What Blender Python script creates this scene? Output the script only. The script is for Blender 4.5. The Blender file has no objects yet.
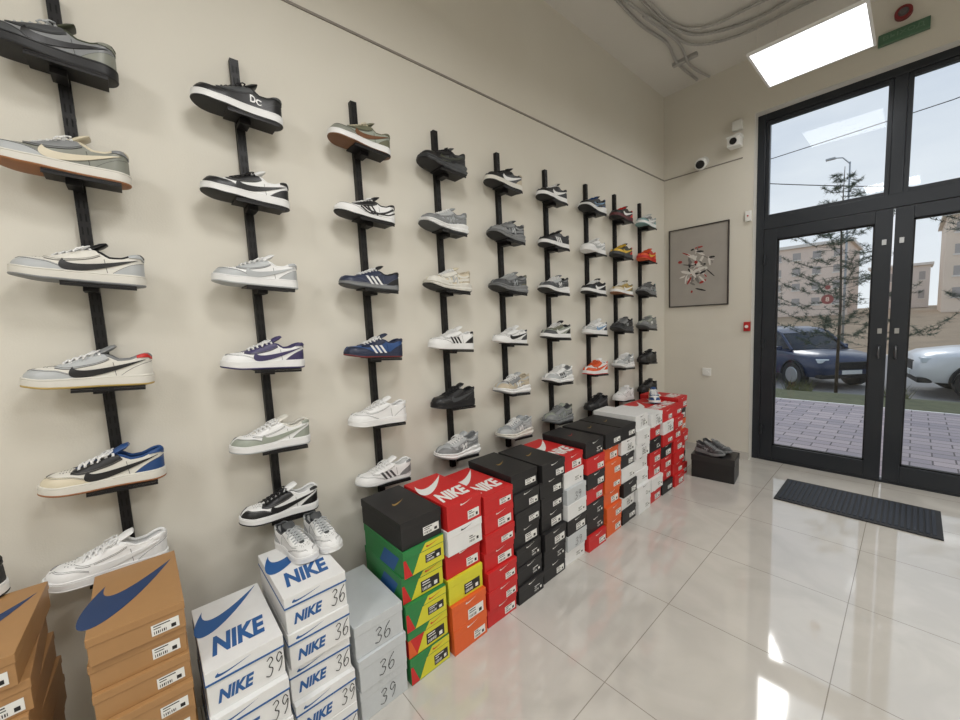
import bpy, bmesh, math, random
from mathutils import Vector, Matrix
random.seed(4)
S=bpy.context.scene; COL=S.collection
try:
    S.view_settings.view_transform='Standard'
except Exception: pass
pi=math.pi
# ---------------------------------------------------------------- materials
def lin(c):
    o=[]
    for v in c:
        v=v/255.0
        o.append(v/12.92 if v<=.04045 else ((v+.055)/1.055)**2.4)
    return tuple(o)+(1.0,)
MATS={}
def mat(name,col,rough=.6,metal=0.0,noise=0.0,nscale=20.0,bump=0.0,emit=0.0,coat=0.0):
    if name in MATS: return MATS[name]
    m=bpy.data.materials.new(name); m.use_nodes=True
    nt=m.node_tree; N=nt.nodes; L=nt.links; b=N['Principled BSDF']
    c=lin(col); b.inputs['Base Color'].default_value=c
    b.inputs['Roughness'].default_value=rough; b.inputs['Metallic'].default_value=metal
    if coat: b.inputs['Coat Weight'].default_value=coat
    if emit:
        b.inputs['Emission Color'].default_value=c; b.inputs['Emission Strength'].default_value=emit
    if noise or bump:
        tc=N.new('ShaderNodeTexCoord'); nz=N.new('ShaderNodeTexNoise')
        nz.inputs['Scale'].default_value=nscale; nz.inputs['Detail'].default_value=4
        L.new(tc.outputs['Object'],nz.inputs['Vector'])
        if noise:
            mx=N.new('ShaderNodeMix'); mx.data_type='RGBA'
            mx.inputs[6].default_value=tuple(max(0,x*(1-noise)) for x in c[:3])+(1,)
            mx.inputs[7].default_value=tuple(min(1,x*(1+noise)) for x in c[:3])+(1,)
            L.new(nz.outputs['Fac'],mx.inputs[0]); L.new(mx.outputs[2],b.inputs['Base Color'])
        if bump:
            bp=N.new('ShaderNodeBump'); bp.inputs['Strength'].default_value=bump
            bp.inputs['Distance'].default_value=.01
            L.new(nz.outputs['Fac'],bp.inputs['Height']); L.new(bp.outputs['Normal'],b.inputs['Normal'])
    MATS[name]=m; return m
PAL=dict(white=(228,228,227),offwhite=(214,211,202),cream=(208,198,174),lgrey=(174,177,178),grey=(126,128,129),
 dgrey=(70,72,74),black=(22,22,24),navy=(34,42,66),blue=(34,70,122),sage=(150,156,144),olive=(104,104,84),
 dolive=(62,66,50),tan=(176,142,98),brown=(110,74,48),gum=(146,96,58),red=(190,38,32),dred=(112,38,34),orange=(216,88,40),
 yellow=(216,178,60),purple=(60,54,92),teal=(120,156,156),silver=(154,158,160),lime=(150,180,70),gold=(176,150,84),
 lblue=(120,156,190),beige=(186,174,152),maroon=(90,40,44),olgrey=(128,130,120))
def leather(n): return mat('leather_'+n,PAL[n],.42,0,.04,60,.05)
def rubber(n): return mat('rubber_'+n,PAL[n],.55,0,.04,40,.03)
def cloth(n): return mat('fabric_'+n,PAL[n],.85,0,.22,420,.3)
def thread(n):
    c=PAL[n]; l=sum(c)/3
    return mat('thread_'+n,tuple(int(v*.52) if l>70 else int(v+52) for v in c),.8)
# ---------------------------------------------------------------- mesh builder
class MB:
    def __init__(s): s.v=[]; s.f=[]; s.m=[]
    def raw(s,vs,fs,mi=0):
        o=len(s.v); s.v+= [tuple(p) for p in vs]
        for f in fs: s.f.append(tuple(i+o for i in f)); s.m.append(mi)
    def box(s,lo,hi,mi=0,M=None):
        x0,y0,z0=lo;x1,y1,z1=hi
        vs=[(x0,y0,z0),(x1,y0,z0),(x1,y1,z0),(x0,y1,z0),(x0,y0,z1),(x1,y0,z1),(x1,y1,z1),(x0,y1,z1)]
        if M: vs=[M@Vector(p) for p in vs]
        s.raw(vs,[(0,3,2,1),(4,5,6,7),(0,1,5,4),(1,2,6,5),(2,3,7,6),(3,0,4,7)],mi)
    def cyl(s,p0,p1,r0,r1=None,n=16,mi=0,cap=True):
        if r1 is None: r1=r0
        p0=Vector(p0);p1=Vector(p1);d=(p1-p0).normalized()
        a=d.orthogonal().normalized(); b=d.cross(a)
        vs=[]
        for p,r in ((p0,r0),(p1,r1)):
            for i in range(n):
                t=2*pi*i/n; vs.append(p+a*math.cos(t)*r+b*math.sin(t)*r)
        fs=[(i,(i+1)%n,n+(i+1)%n,n+i) for i in range(n)]
        if cap: fs+=[tuple(range(n))[::-1],tuple(range(n,2*n))]
        s.raw(vs,fs,mi)
    def tube(s,pts,r,n=8,mi=0,flat=1.0):
        pts=[Vector(p) for p in pts]; vs=[];K=len(pts)
        a=None
        for k,p in enumerate(pts):
            d=(pts[min(k+1,K-1)]-pts[max(k-1,0)]).normalized()
            if a is None: a=d.orthogonal().normalized()
            a=(a-d*a.dot(d)).normalized(); b=d.cross(a)
            rr=r[k] if isinstance(r,(list,tuple)) else r
            for i in range(n):
                t=2*pi*i/n; vs.append(p+a*math.cos(t)*rr+b*math.sin(t)*rr*flat)
        fs=[]
        for k in range(K-1):
            for i in range(n):
                fs.append((k*n+i,k*n+(i+1)%n,(k+1)*n+(i+1)%n,(k+1)*n+i))
        fs+=[tuple(range(n))[::-1],tuple(range((K-1)*n,K*n))]
        s.raw(vs,fs,mi)
    def grid(s,rows,mi=0,wrap=False):
        n=len(rows[0]); vs=[p for r in rows for p in r]; fs=[]
        for j in range(len(rows)-1):
            for i in range(n if wrap else n-1):
                k=(i+1)%n
                fs.append((j*n+i,j*n+k,(j+1)*n+k,(j+1)*n+i))
        s.raw(vs,fs,mi)
    def flat(s,vs,fs,o,ux,uy,mi=0):
        o=Vector(o);ux=Vector(ux);uy=Vector(uy)
        s.raw([o+ux*p[0]+uy*p[1] for p in vs],fs,mi)
    def mesh(s,name,mats=(),smooth=False,weld=0,bevel=0,fixn=True,sharp=0):
        me=bpy.data.meshes.new(name); me.from_pydata([tuple(p) for p in s.v],[],s.f)
        for m in mats: me.materials.append(m)
        me.polygons.foreach_set('material_index',s.m)
        bm=bmesh.new(); bm.from_mesh(me)
        if weld: bmesh.ops.remove_doubles(bm,verts=bm.verts,dist=weld)
        if fixn: bmesh.ops.recalc_face_normals(bm,faces=bm.faces)
        if bevel:
            bmesh.ops.bevel(bm,geom=list(bm.edges),offset=bevel,segments=2,affect='EDGES',profile=.6)
        for f in bm.faces: f.smooth=smooth
        bm.to_mesh(me); bm.free()
        if sharp: me.set_sharp_from_angle(angle=math.radians(sharp))
        me.update()
        return me
def obj(name,me,parent=None,loc=None,M=None):
    o=bpy.data.objects.new(name,me); COL.objects.link(o)
    if parent is not None: o.parent=parent
    if M is not None: o.matrix_basis=M
    elif loc is not None: o.location=loc
    return o
def top(o,label,cat,group=None):
    o['label']=label; o['category']=cat
    if group: o['group']=group
    return o
def struct(o,label,cat='structure'):
    o['kind']='structure'; o['label']=label; o['category']=cat; return o
# ---------------------------------------------------------------- text / swoosh 2D
TX={}
def text2d(t,shear=0.0,bold=0.0):
    k=(t,shear,bold)
    if k in TX: return TX[k]
    cu=bpy.data.curves.new('tmp','FONT'); cu.body=t; cu.shear=shear; cu.offset=bold
    cu.resolution_u=3; cu.size=1
    o=bpy.data.objects.new('tmp',cu); COL.objects.link(o)
    dg=bpy.context.evaluated_depsgraph_get(); e=o.evaluated_get(dg); me=e.to_mesh()
    vs=[(v.co.x,v.co.y) for v in me.vertices]; fs=[tuple(p.vertices) for p in me.polygons]
    e.to_mesh_clear(); bpy.data.objects.remove(o); bpy.data.curves.remove(cu)
    if vs:
        x0=min(v[0] for v in vs);x1=max(v[0] for v in vs);y0=min(v[1] for v in vs);y1=max(v[1] for v in vs)
        vs=[((x-x0)/(x1-x0),(y-y0)/(y1-y0)) for x,y in vs]
    TX[k]=(vs,fs); return TX[k]
def bez(a,b,c,d,t):
    u=1-t; return tuple(u**3*a[i]+3*u*u*t*b[i]+3*u*t*t*c[i]+t**3*d[i] for i in range(2))
def swoosh2d(n=24,fat=0.0):
    vs=[];fs=[]
    A=(.10,.82);B=(1.0,1.0)
    for i in range(n+1):
        t=i/n
        vs.append(bez(A,(-.16-fat,.10-fat),(.02,-.32-fat*1.5),B,t)); vs.append(bez(A,(.02,.45),(.14,.14),B,t))
    for i in range(n): fs.append((2*i,2*i+1,2*i+3,2*i+2))
    return vs,fs
SW=swoosh2d()
RECT=([(0,0),(1,0),(1,1),(0,1)],[(0,1,2,3)])
# handwritten digits as pen strokes (unit box)
HW={'3':[[(.05,.88),(.5,1),(.8,.8),(.35,.55),(.85,.35),(.55,.02),(.0,.12)]],'6':[[(.75,1),(.25,.7),(.05,.3),(.3,.0),(.75,.1),(.8,.38),(.45,.5),(.1,.3)]],
    '9':[[(.8,.8),(.4,1),(.1,.75),(.4,.5),(.8,.72),(.75,.3),(.4,.0)]],'7':[[(.05,.95),(.85,1),(.5,.5),(.3,.0)],[(.25,.5),(.7,.55)]],'0':[[(.45,1),(.1,.7),(.15,.2),(.5,.0),(.85,.3),(.8,.8),(.45,1)]]}
def hand(mb,txt,o,ux,uy,wd):
    o=Vector(o);ux=Vector(ux);uy=Vector(uy); n=ux.normalized().cross(uy.normalized())
    for i,c in enumerate(txt):
        for st in HW[c]:
            P=[Vector((i*.55+p[0]*.45,p[1])) for p in st]; Q=[]
            for j in range(len(P)-1):
                a=P[max(j-1,0)];b=P[j];cc=P[j+1];d=P[min(j+2,len(P)-1)]
                for k in range(5):
                    t=k/5; Q.append(.5*((2*b)+(-a+cc)*t+(2*a-5*b+4*cc-d)*t*t+(-a+3*b-3*cc+d)*t**3))
            Q.append(P[-1]); W=[o+ux*q.x+uy*q.y for q in Q]; rows=[]
            for j,w in enumerate(W):
                t=(W[min(j+1,len(W)-1)]-W[max(j-1,0)]).normalized(); s=t.cross(n)*wd
                rows.append([w-s,w+s])
            mb.grid(rows)
# ---------------------------------------------------------------- shoe geometry
def curve(keys):
    xs=[k[0] for k in keys]; ys=[k[1] for k in keys]; n=len(xs)
    if n==2: return lambda x: ys[0]+(ys[1]-ys[0])*min(1,max(0,(x-xs[0])/(xs[1]-xs[0])))
    d=[(ys[i+1]-ys[i])/(xs[i+1]-xs[i]) for i in range(n-1)]
    m=[d[0]]+[0 if d[i-1]*d[i]<=0 else 2*d[i-1]*d[i]/(d[i-1]+d[i]) for i in range(1,n-1)]+[d[-1]]
    def f(x):
        if x<=xs[0]: return ys[0]
        if x>=xs[-1]: return ys[-1]
        for i in range(n-1):
            if x<=xs[i+1]: break
        h=xs[i+1]-xs[i]; t=(x-xs[i])/h
        return (2*t**3-3*t*t+1)*ys[i]+(t**3-2*t*t+t)*h*m[i]+(-2*t**3+3*t*t)*ys[i+1]+(t**3-t*t)*h*m[i+1]
    return f
KINDS=dict(
 court=dict(h=[(0,.064),(.03,.072),(.10,.068),(.20,.056),(.28,.055),(.37,.070),(.44,.073),(.58,.061),(.70,.047),(.80,.041),(.9,.038),(1,.035)],
   z0=[(0,.030),(.4,.027),(.8,.024),(1,.027)],zb=[(0,.002),(.08,0),(.76,0),(1,.008)],fl=.0045,tongue=.034),
 terrace=dict(h=[(0,.060),(.03,.067),(.10,.063),(.20,.051),(.28,.050),(.37,.062),(.44,.066),(.58,.054),(.70,.042),(.80,.036),(.9,.034),(1,.033)],
   z0=[(0,.023),(.4,.020),(.8,.017),(1,.020)],zb=[(0,.003),(.08,0),(.72,0),(1,.010)],fl=.002,tongue=.034),
 runner=dict(h=[(0,.062),(.03,.076),(.10,.072),(.20,.058),(.28,.056),(.37,.070),(.44,.074),(.58,.062),(.70,.050),(.80,.043),(.9,.038),(1,.034)],
   z0=[(0,.045),(.12,.043),(.4,.034),(.7,.028),(1,.035)],zb=[(0,.014),(.10,0),(.65,0),(1,.022)],fl=.0085,tongue=.030))
class Shoe:
    L=.288
    def __init__(s,kind):
        k=KINDS[kind]; s.kind=kind; s.hk=curve(k['h']); s.z0=curve(k['z0']); s.zb=curve(k['zb']); s.fl=k['fl']; s.tg=k['tongue']
        s.wk=curve([(0,.034),(.15,.036),(.35,.034),(.5,.038),(.7,.047),(.85,.047),(1,.042)])
        s.yk=curve([(0,.026),(.36,.026),(.46,.013),(.68,.010),(.74,.0015),(.76,0),(1,0)])
    def w(s,x):
        f=1
        if x<.14: f=math.sqrt(max(0,1-((.14-x)/.14)**2.2))
        if x>.80: f=math.sqrt(max(0,1-((x-.80)/.20)**2.4))
        return s.wk(x)*f
    def h(s,x):
        f=1
        if x>.84: f=math.sqrt(max(0,1-((x-.84)/.16)**2.4))
        return s.hk(x)*f
    def yo(s,x): return min(s.yk(x),s.w(x)*.8)
    def P0(s,x,t):
        w=s.w(x);yo=s.yo(x);ph=min(max(t,0),1)*pi/2
        return Vector((s.L*(x-.5)+ (0.006*(1-x/.15)*math.sin(ph)*.5 if x<.15 else 0), yo+(w-yo)*max(0,math.cos(ph))**.55, s.z0(x)+s.h(x)*math.sin(ph)**.92))
    def tz(s,x,z):
        h=max(s.h(x),.002); q=min(max(z/h,0),.985)
        return math.asin(q**(1/.92))*2/pi
    def P(s,x,t,side=1,d=0):
        p=s.P0(x,t)
        if d:
            e=.004; a=s.P0(min(x+e,.999),t)-s.P0(max(x-e,.001),t); b=s.P0(x,min(t+.02,.99))-s.P0(x,max(t-.02,0.01))
            n=b.cross(a)
            if n.length<1e-9: n=Vector((1 if x>.5 else -1,0,.3))
            n.normalize()
            if n.y<-.02 : n=-n
            if x>.97: n=(n+Vector((1,0,.2))).normalized()
            if x<.02: n=(n+Vector((-1,0,0))).normalized()
            p=p+n*d
        return Vector((p.x,p.y*side,p.z))
def ss(n,a=0,b=1): return [a+(b-a)*(.5-.5*math.cos(pi*i/n)) for i in range(n+1)]
def overlay(S_,cA,cB,d,nk=20,nv=6,sides=(1,-1),z=False):
    mb=MB()
    def pt(a,b,v,sd,dd):
        x=a[0]+(b[0]-a[0])*v; y=a[1]+(b[1]-a[1])*v
        return S_.P(x,S_.tz(x,y) if z else y,sd,dd)
    vv=[(0,-.0006)]+[(j/nv,d) for j in range(nv+1)]+[(1,-.0006)]
    for sd in sides:
        rows=[[pt(cA(0),cB(0),v,sd,-.0006) for v,dd in vv]]
        for i in range(nk+1):
            k=i/nk; rows.append([pt(cA(k),cB(k),v,sd,dd) for v,dd in vv])
        rows.append([pt(cA(1),cB(1),v,sd,-.0006) for v,dd in vv])
        mb.grid(rows)
    return mb
def pl(keys):
    n=len(keys)-1
    fa=curve([(i/n,keys[i][0]) for i in range(n+1)]); fb=curve([(i/n,keys[i][1]) for i in range(n+1)])
    return lambda k:(fa(k),fb(k))
def ln(a,b): return lambda k:(a[0]+(b[0]-a[0])*k,a[1]+(b[1]-a[1])*k)
def seam(G,c,mb,z=False,d=.0024,r=.0007,n=26,sides=(1,-1)):
    for sd in sides:
        pts=[]
        for i in range(n+1):
            x,t=c(i/n); t=G.tz(x,t) if z else t; pts.append(G.P(x,t,sd,d))
        mb.tube(pts,r,5)
TOE=pl([(.56,.006),(.66,.020),(.76,.031),(.88,.034),(.955,.036)])
HEEL=pl([(0.001,.050),(.10,.040),(.20,.022),(.27,.004)])
EYE=pl([(.36,.062),(.44,.050),(.56,.041),(.68,.036),(.765,.040)])
SM={}
def shoe_mesh(kind,part,emb=None,side=1):
    key=(kind,part,emb,side)
    if key in SM: return SM[key]
    G=SM.setdefault(('geo',kind),None)
    if G is None: G=Shoe(kind); SM[('geo',kind)]=G
    mb=MB(); N=44; K=G.hk(.44)/.078
    sc=lambda c:(lambda k:(c(k)[0],c(k)[1]*K))
    if part=='upper':
        for sd in (1,-1): mb.grid([[G.P(x,-.0+j/12,sd) for j in range(13)] for x in ss(N)])
        for sd in (1,-1):
            mb.grid([[G.P(x,0,sd)-Vector((0,0,.006*j)) for j in range(2)] for x in ss(N)])
    elif part in('midsole','outsole'):
        fl=G.fl
        if part=='midsole':
            if kind=='runner': lv=[(0,fl-.002,0),(.03,fl,0),(.28,fl+.003,1),(.48,fl-.004,1),(.53,fl-.004,1),(.8,fl+.001,1),(.95,fl-.001,0),(1,fl-.005,0)]
            else: lv=[(0,fl-.001,0),(.03,fl,0),(.5,fl+.0006,0),(.74,fl+.0006,0),(.77,fl-.0012,0),(.82,fl-.0012,0),(.85,fl+.0004,0),(.96,fl,0),(1,fl-.0012,0)]
        else: lv=[(0,fl-.003,0),(.15,fl-.0005,0),(.6,fl+.001,1),(1,fl,0)]
        rings=[]
        for sd in (1,-1):
            rows=[]
            for fr,f,wv in lv:
                r=[]
                for x in ss(N):
                    b=G.zb(x); tp=G.z0(x)+.007
                    if kind=='court' and x>.86: tp+=.004*(x-.86)/.14
                    if kind=='runner': tp+=.004*math.sin(x*9)
                    th=.0065 if kind!='runner' else .007
                    z=b+th-.0005+(tp-b-th)*fr if part=='midsole' else b+th*fr
                    ff=f+(.0022*math.sin(x*42) if (wv and kind=='runner') else 0)
                    r.append(Vector((G.L*(x-.5)*(1+2*ff/G.L)-(.003*(1-fr)*(1 if (kind=='runner' and x<.1) else 0)),sd*G.w(x)*(1+ff/.042),z)))
                rows.append(r)
            rings.append(rows); mb.grid(rows)
        for li in (0,-1):
            mb.grid([rings[0][li],rings[1][li]])
    elif part=='lining':
        for sd in (1,-1):
            rows=[]
            for x in ss(24,.004,.74):
                yo=G.yo(x); zt=G.z0(x)+G.h(x)
                x0=G.P0(x,1).x
                rows.append([Vector((x0,sd*yo,zt)),Vector((x0,sd*yo*.9,zt-.012)),Vector((x0,sd*yo*.95,G.z0(x)+.014)),Vector((x0,sd*yo*.5,G.z0(x)+.010)),Vector((x0,0,G.z0(x)+.010))])
            mb.grid(rows)
    elif part=='collar':
        pts=[G.P(x,1,1) for x in ss(20,.006,.44)][::-1]+[G.P(x,1,-1) for x in ss(20,.006,.44)][1:]
        pts=[p+Vector((0,0,-.002)) for p in pts]
        mb.tube(pts,[.0054]*len(pts),10)
    elif part=='tongue':
        rows=[];ks=14
        for i in range(ks+1):
            k=i/ks; x=.375+(.745-.375)*k
            up=G.tg*max(0,1-k/.30)**1.15
            back=-.020*max(0,1-k/.30)
            c=Vector((G.L*(x-.5)+back,0,G.z0(x)+G.h(x)-.003+up))
            hw=(.029-.014*min(1,k/.35)); hw=hw*(.85 if i==0 else 1); th=.0065 if i not in(0,ks) else .003
            row=[]
            for j in range(14):
                a=2*pi*j/14
                y=hw*math.cos(a); row.append(c+Vector((math.sin(a)*th*.9*(1 if up>0 else .2),y,math.sin(a)*th-.10*(y*y)/.02)))
            rows.append(row)
        mb.grid(rows,wrap=True); n=14
        mb.raw(rows[0],[tuple(range(n))]); mb.raw(rows[-1],[tuple(range(n))])
    elif part=='laces':
        xs=[.435,.490,.545,.600,.650,.70]
        for i,x in enumerate(xs):
            a=G.P(x,.78,1,.0025);b=G.P(x,.78,-1,.0025);c=Vector((a.x,0,G.z0(x)+G.h(x)+.0055))
            q=G.P(x,.93,1,.004);r=G.P(x,.93,-1,.004)
            mb.tube([a,q,c+Vector((0,.008,0)),c-Vector((0,.008,0)),r,b],.0036,6)
            if i<len(xs)-1:
                x2=xs[i+1]
                for sd in (1,-1):
                    p=G.P(x,.90,sd,.004);q2=G.P(x2,.90,-sd,.004);m=(p+q2)/2; m.z=max(p.z,q2.z)+.004
                    mb.tube([p,m,q2],.0026,6)
        x=.455; c=Vector((G.L*(x-.5),0,G.z0(x)+G.h(x)+.009))
        for sd in (1,-1):
            mb.tube([c,c+Vector((-.004,sd*.018,.005)),c+Vector((.006,sd*.034,-.002)),c+Vector((.018,sd*.030,-.007)),c],.0024,6)
            mb.tube([c,c+Vector((.010,sd*.014,.002)),c+Vector((.024,sd*.032,-.009)),c+Vector((.030,sd*.040,-.021))],.0022,6)
    elif part=='toe_overlay':
        mb=overlay(G,pl([(.54,0),(.66,0),(.76,0),(.88,0),(1,0)]),sc(lambda k:(TOE(k)[0]+.045*max(0,k-.8)/.2,TOE(k)[1])),.0020,30,6,z=True)
    elif part=='heel_counter':
        mb=overlay(G,pl([(0.001,0),(.1,0),(.20,0),(.29,0)]),sc(HEEL),.0020,18,7,z=True)
    elif part=='heel_tab':
        mb=overlay(G,pl([(0.001,.60),(.06,.64),(.13,.72)]),pl([(0.001,.99),(.06,.985),(.13,.95)]),.0034,12,4)
    elif part=='eyestay':
        mb=overlay(G,lambda k:(sc(EYE)(k)[0],G.tz(*sc(EYE)(k))),pl([(.40,.97),(.5,.97),(.62,.97),(.70,.97),(.74,.97)]),.0026,24,5)
    elif part=='stitching':
        if kind!='runner':
            seam(G,lambda k:(sc(TOE)(k)[0],sc(TOE)(k)[1]-.0022),mb,True,.0024)
            seam(G,lambda k:(sc(TOE)(k)[0],sc(TOE)(k)[1]+.0006),mb,True,.0006,.0010)
        seam(G,lambda k:(sc(HEEL)(k)[0],sc(HEEL)(k)[1]+.0007),mb,True,.0006,.0010,16)
        seam(G,lambda k:(EYE(k)[0],sc(EYE)(k)[1]-.0008),mb,True,.0006,.0010)
        seam(G,lambda k:(EYE(k)[0],sc(EYE)(k)[1]+.0030),mb,True,.0030)
        seam(G,ln((.30,.0),(.33,.052*K)),mb,True,.0004,.0008,12)
        seam(G,pl([(.002,.001),(.3,.001),(.7,.001),(.998,.001)]),mb,True,.0012,.0012,50)
    elif part=='side_panel':
        for A,B,d in (([(.30,0),(.35,.026),(.40,.055)],[(.36,0),(.42,.026),(.46,.055)],.0024),([(.48,0),(.52,.02),(.56,.042)],[(.54,0),(.58,.02),(.61,.040)],.0024),
            ([(.08,.020),(.35,.016),(.60,.012),(.76,.016)],[(.08,.036),(.35,.028),(.60,.022),(.76,.026)],.0036),([(.62,.012),(.67,.026),(.72,.042)],[(.67,.012),(.72,.026),(.76,.040)],.0028),
            ([(.74,.022),(.84,.030),(.93,.030)],[(.74,.030),(.84,.037),(.93,.035)],.0024),([(.10,.042),(.22,.034),(.36,.044)],[(.10,.052),(.22,.044),(.36,.056)],.0026)):
            q=overlay(G,pl(A),pl(B),d,14,3,z=True); mb.raw(q.v,q.f)
    elif part=='toe_vent':
        for i in range(4):
            for j in ((-1,0,1) if i%2==0 else (-.5,.5)):
                x=.775+.024*i; p=G.P(x,1-.11*abs(j),1 if j>=0 else -1,.0004); nrm=Vector((.1,j*.3,1)).normalized()
                mb.cyl(p-nrm*.001,p+nrm*.0004,.0014,n=8)
    elif part=='side_logo':
        sd=(side,)
        if emb=='swoosh':
            A=(.635,.043);B=(.055,.058)
            mb=overlay(G,sc(lambda k:bez(A,(.745,-.004),(.53,-.012),B,k)),sc(lambda k:bez(A,(.625,.026),(.54,.019),B,k)),.0034,36,4,sd,z=True)
        elif emb=='stripes':
            for i in range(3):
                o=.085*i
                q=overlay(G,sc(pl([(.60-o,.046),(.55-o,.024),(.50-o,.002)])),sc(pl([(.640-o,.044),(.590-o,.024),(.540-o,.002)])),.0028,12,3,sd,z=True); mb.raw(q.v,q.f)
        elif emb=='tiger':
            for A,B in (([(.60,.044),(.45,.022),(.20,.016),(.03,.040)],[(.63,.040),(.46,.015),(.20,.009),(.03,.030)]),([(.64,.034),(.48,.010),(.24,.026),(.08,.056)],[(.66,.029),(.48,.003),(.22,.018),(.05,.050)]),
              ([(.53,.050),(.47,.024),(.42,.002)],[(.555,.048),(.495,.024),(.445,.002)]),([(.45,.050),(.39,.024),(.34,.002)],[(.475,.050),(.415,.024),(.365,.002)])):
                q=overlay(G,sc(pl(A)),sc(pl(B)),.0028,18,3,sd,z=True); mb.raw(q.v,q.f)
        elif emb=='n':
            for A,B in ((((.36,.012),(.375,.042)),((.382,.012),(.397,.042))),(((.45,.012),(.465,.042)),((.472,.012),(.487,.042))),(((.45,.012),(.375,.042)),((.480,.012),(.405,.042)))):
                q=overlay(G,ln(*A),ln(*B),.0040,8,3,sd,z=True); mb.raw(q.v,q.f)
        elif emb=='dc':
            vs,fs=text2d('DC',0,.03)
            pts=[G.P(.40-.13*u if side==1 else .27+.13*u,G.tz(.33,.018+.024*v),side,.0025) for u,v in vs]; mb.raw(pts,fs)
    me=mb.mesh('sneaker_'+part,[leather('white')],smooth=True,weld=1e-5,sharp=32 if part in('midsole','outsole') else 50)
    SM[key]=me; return me
def slot(o,m):
    o.material_slots[0].link='OBJECT'; o.material_slots[0].material=m
def make_shoe(kind,emb,desc,cols,M,where,group,near=False):
    q=cols.split(); base,toe,heel,eye,em,mid,out,lin_,lace=q[:9]; tab=q[9] if len(q)>9 else (heel if heel!=base else eye)
    root=bpy.data.objects.new('sneaker',None); COL.objects.link(root); root.empty_display_size=.05
    root.matrix_basis=M
    top(root,desc+' sneaker '+where,'shoe',group)
    parts=[('upper',cloth(base) if kind=='runner' else leather(base)),('midsole',rubber(mid)),('outsole',rubber(out)),('lining',cloth(lin_)),('collar',cloth(lin_ if lin_!='white' else base)),
      ('tongue',cloth(base) if kind=='runner' else leather(lin_ if lin_!='white' else base)),('laces',cloth(lace)),('toe_overlay',leather(toe)),('heel_counter',leather(heel)),('eyestay',leather(eye))]
    if kind=='runner': parts.append(('side_panel',leather(toe if toe!=base else eye)))
    parts.append(('heel_tab',leather(tab))); parts.append(('stitching',thread(base)))
    if near and kind=='court': parts.append(('toe_vent',mat('vent_shadow',(60,60,60),.9)))
    for p,m in parts:
        o=obj(p,shoe_mesh(kind,p),root); slot(o,m)
    if emb:
        for sd in (1,-1):
            o=obj('side_logo',shoe_mesh(kind,'side_logo',emb,sd),root); slot(o,leather(em))
    return root
# ---------------------------------------------------------------- room
YB=4.28; XR=4.7; YF=-3.2; ZC=3.63
def noise_wall(name,c1,c2,rough=.85):
    m=bpy.data.materials.new(name); m.use_nodes=True; nt=m.node_tree;N=nt.nodes;L=nt.links;b=N['Principled BSDF']
    tc=N.new('ShaderNodeTexCoord');n1=N.new('ShaderNodeTexNoise');n1.inputs['Scale'].default_value=1.3;n1.inputs['Detail'].default_value=5
    r=N.new('ShaderNodeValToRGB'); r.color_ramp.elements[0].color=lin(c1); r.color_ramp.elements[1].color=lin(c2)
    r.color_ramp.elements[0].position=.3; r.color_ramp.elements[1].position=.7
    L.new(tc.outputs['Object'],n1.inputs['Vector']);L.new(n1.outputs['Fac'],r.inputs['Fac']);L.new(r.outputs['Color'],b.inputs['Base Color'])
    n2=N.new('ShaderNodeTexNoise');n2.inputs['Scale'].default_value=180; bp=N.new('ShaderNodeBump');bp.inputs['Strength'].default_value=.08;bp.inputs['Distance'].default_value=.005
    L.new(tc.outputs['Object'],n2.inputs['Vector']);L.new(n2.outputs['Fac'],bp.inputs['Height']);L.new(bp.outputs['Normal'],b.inputs['Normal'])
    b.inputs['Roughness'].default_value=rough; return m
wallm=noise_wall('wall_paint',(210,205,193),(214,210,199))
ceilm=noise_wall('ceiling_paint',(213,210,203),(219,216,209))
def floor_mat():
    m=bpy.data.materials.new('polished_tile'); m.use_nodes=True; nt=m.node_tree;N=nt.nodes;L=nt.links;b=N['Principled BSDF']
    tc=N.new('ShaderNodeTexCoord');mp=N.new('ShaderNodeMapping');mp.inputs['Location'].default_value=(-.44,-.05,0)
    br=N.new('ShaderNodeTexBrick');br.offset=0;br.inputs['Scale'].default_value=1;br.inputs['Mortar Size'].default_value=.0018
    br.inputs['Brick Width'].default_value=.6;br.inputs['Row Height'].default_value=.6;br.inputs['Mortar Smooth'].default_value=.0
    L.new(tc.outputs['Object'],mp.inputs['Vector']);L.new(mp.outputs['Vector'],br.inputs['Vector'])
    n=N.new('ShaderNodeTexNoise');n.inputs['Scale'].default_value=2.4;n.inputs['Detail'].default_value=9;n.inputs['Distortion'].default_value=1.6
    r=N.new('ShaderNodeValToRGB');r.color_ramp.elements[0].position=.38;r.color_ramp.elements[1].position=.62
    r.color_ramp.elements[0].color=lin((190,186,179));r.color_ramp.elements[1].color=lin((199,195,188))
    L.new(tc.outputs['Object'],n.inputs['Vector']);L.new(n.outputs['Fac'],r.inputs['Fac'])
    mx=N.new('ShaderNodeMix');mx.data_type='RGBA';mx.blend_type='MIX'
    L.new(br.outputs['Fac'],mx.inputs[0]);L.new(r.outputs['Color'],mx.inputs[6]);mx.inputs[7].default_value=lin((146,140,132))
    L.new(mx.outputs[2],b.inputs['Base Color'])
    b.inputs['Roughness'].default_value=.05; b.inputs['IOR'].default_value=2.0
    return m
def simple(name,boxes,mats,label,bevel=0):
    mb=MB()
    for bx in boxes: mb.box(bx[0],bx[1],bx[2] if len(bx)>2 else 0)
    return struct(obj(name,mb.mesh(name,mats,bevel=bevel)),label)
OX0,OX1,OZ=.79,2.56,3.15
simple('floor',[((-.25,YF,-.1),(XR+.2,YB+.25,0))],[floor_mat()],'polished cream stone-look tile floor')
simple('ceiling',[((-.25,YF,ZC),(XR+.2,YB+.25,ZC+.1))],[ceilm],'off-white painted ceiling')
simple('wall_west',[((-.25,YF,0),(0,YB+.25,ZC))],[wallm],'beige painted wall carrying the sneaker rails')
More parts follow.
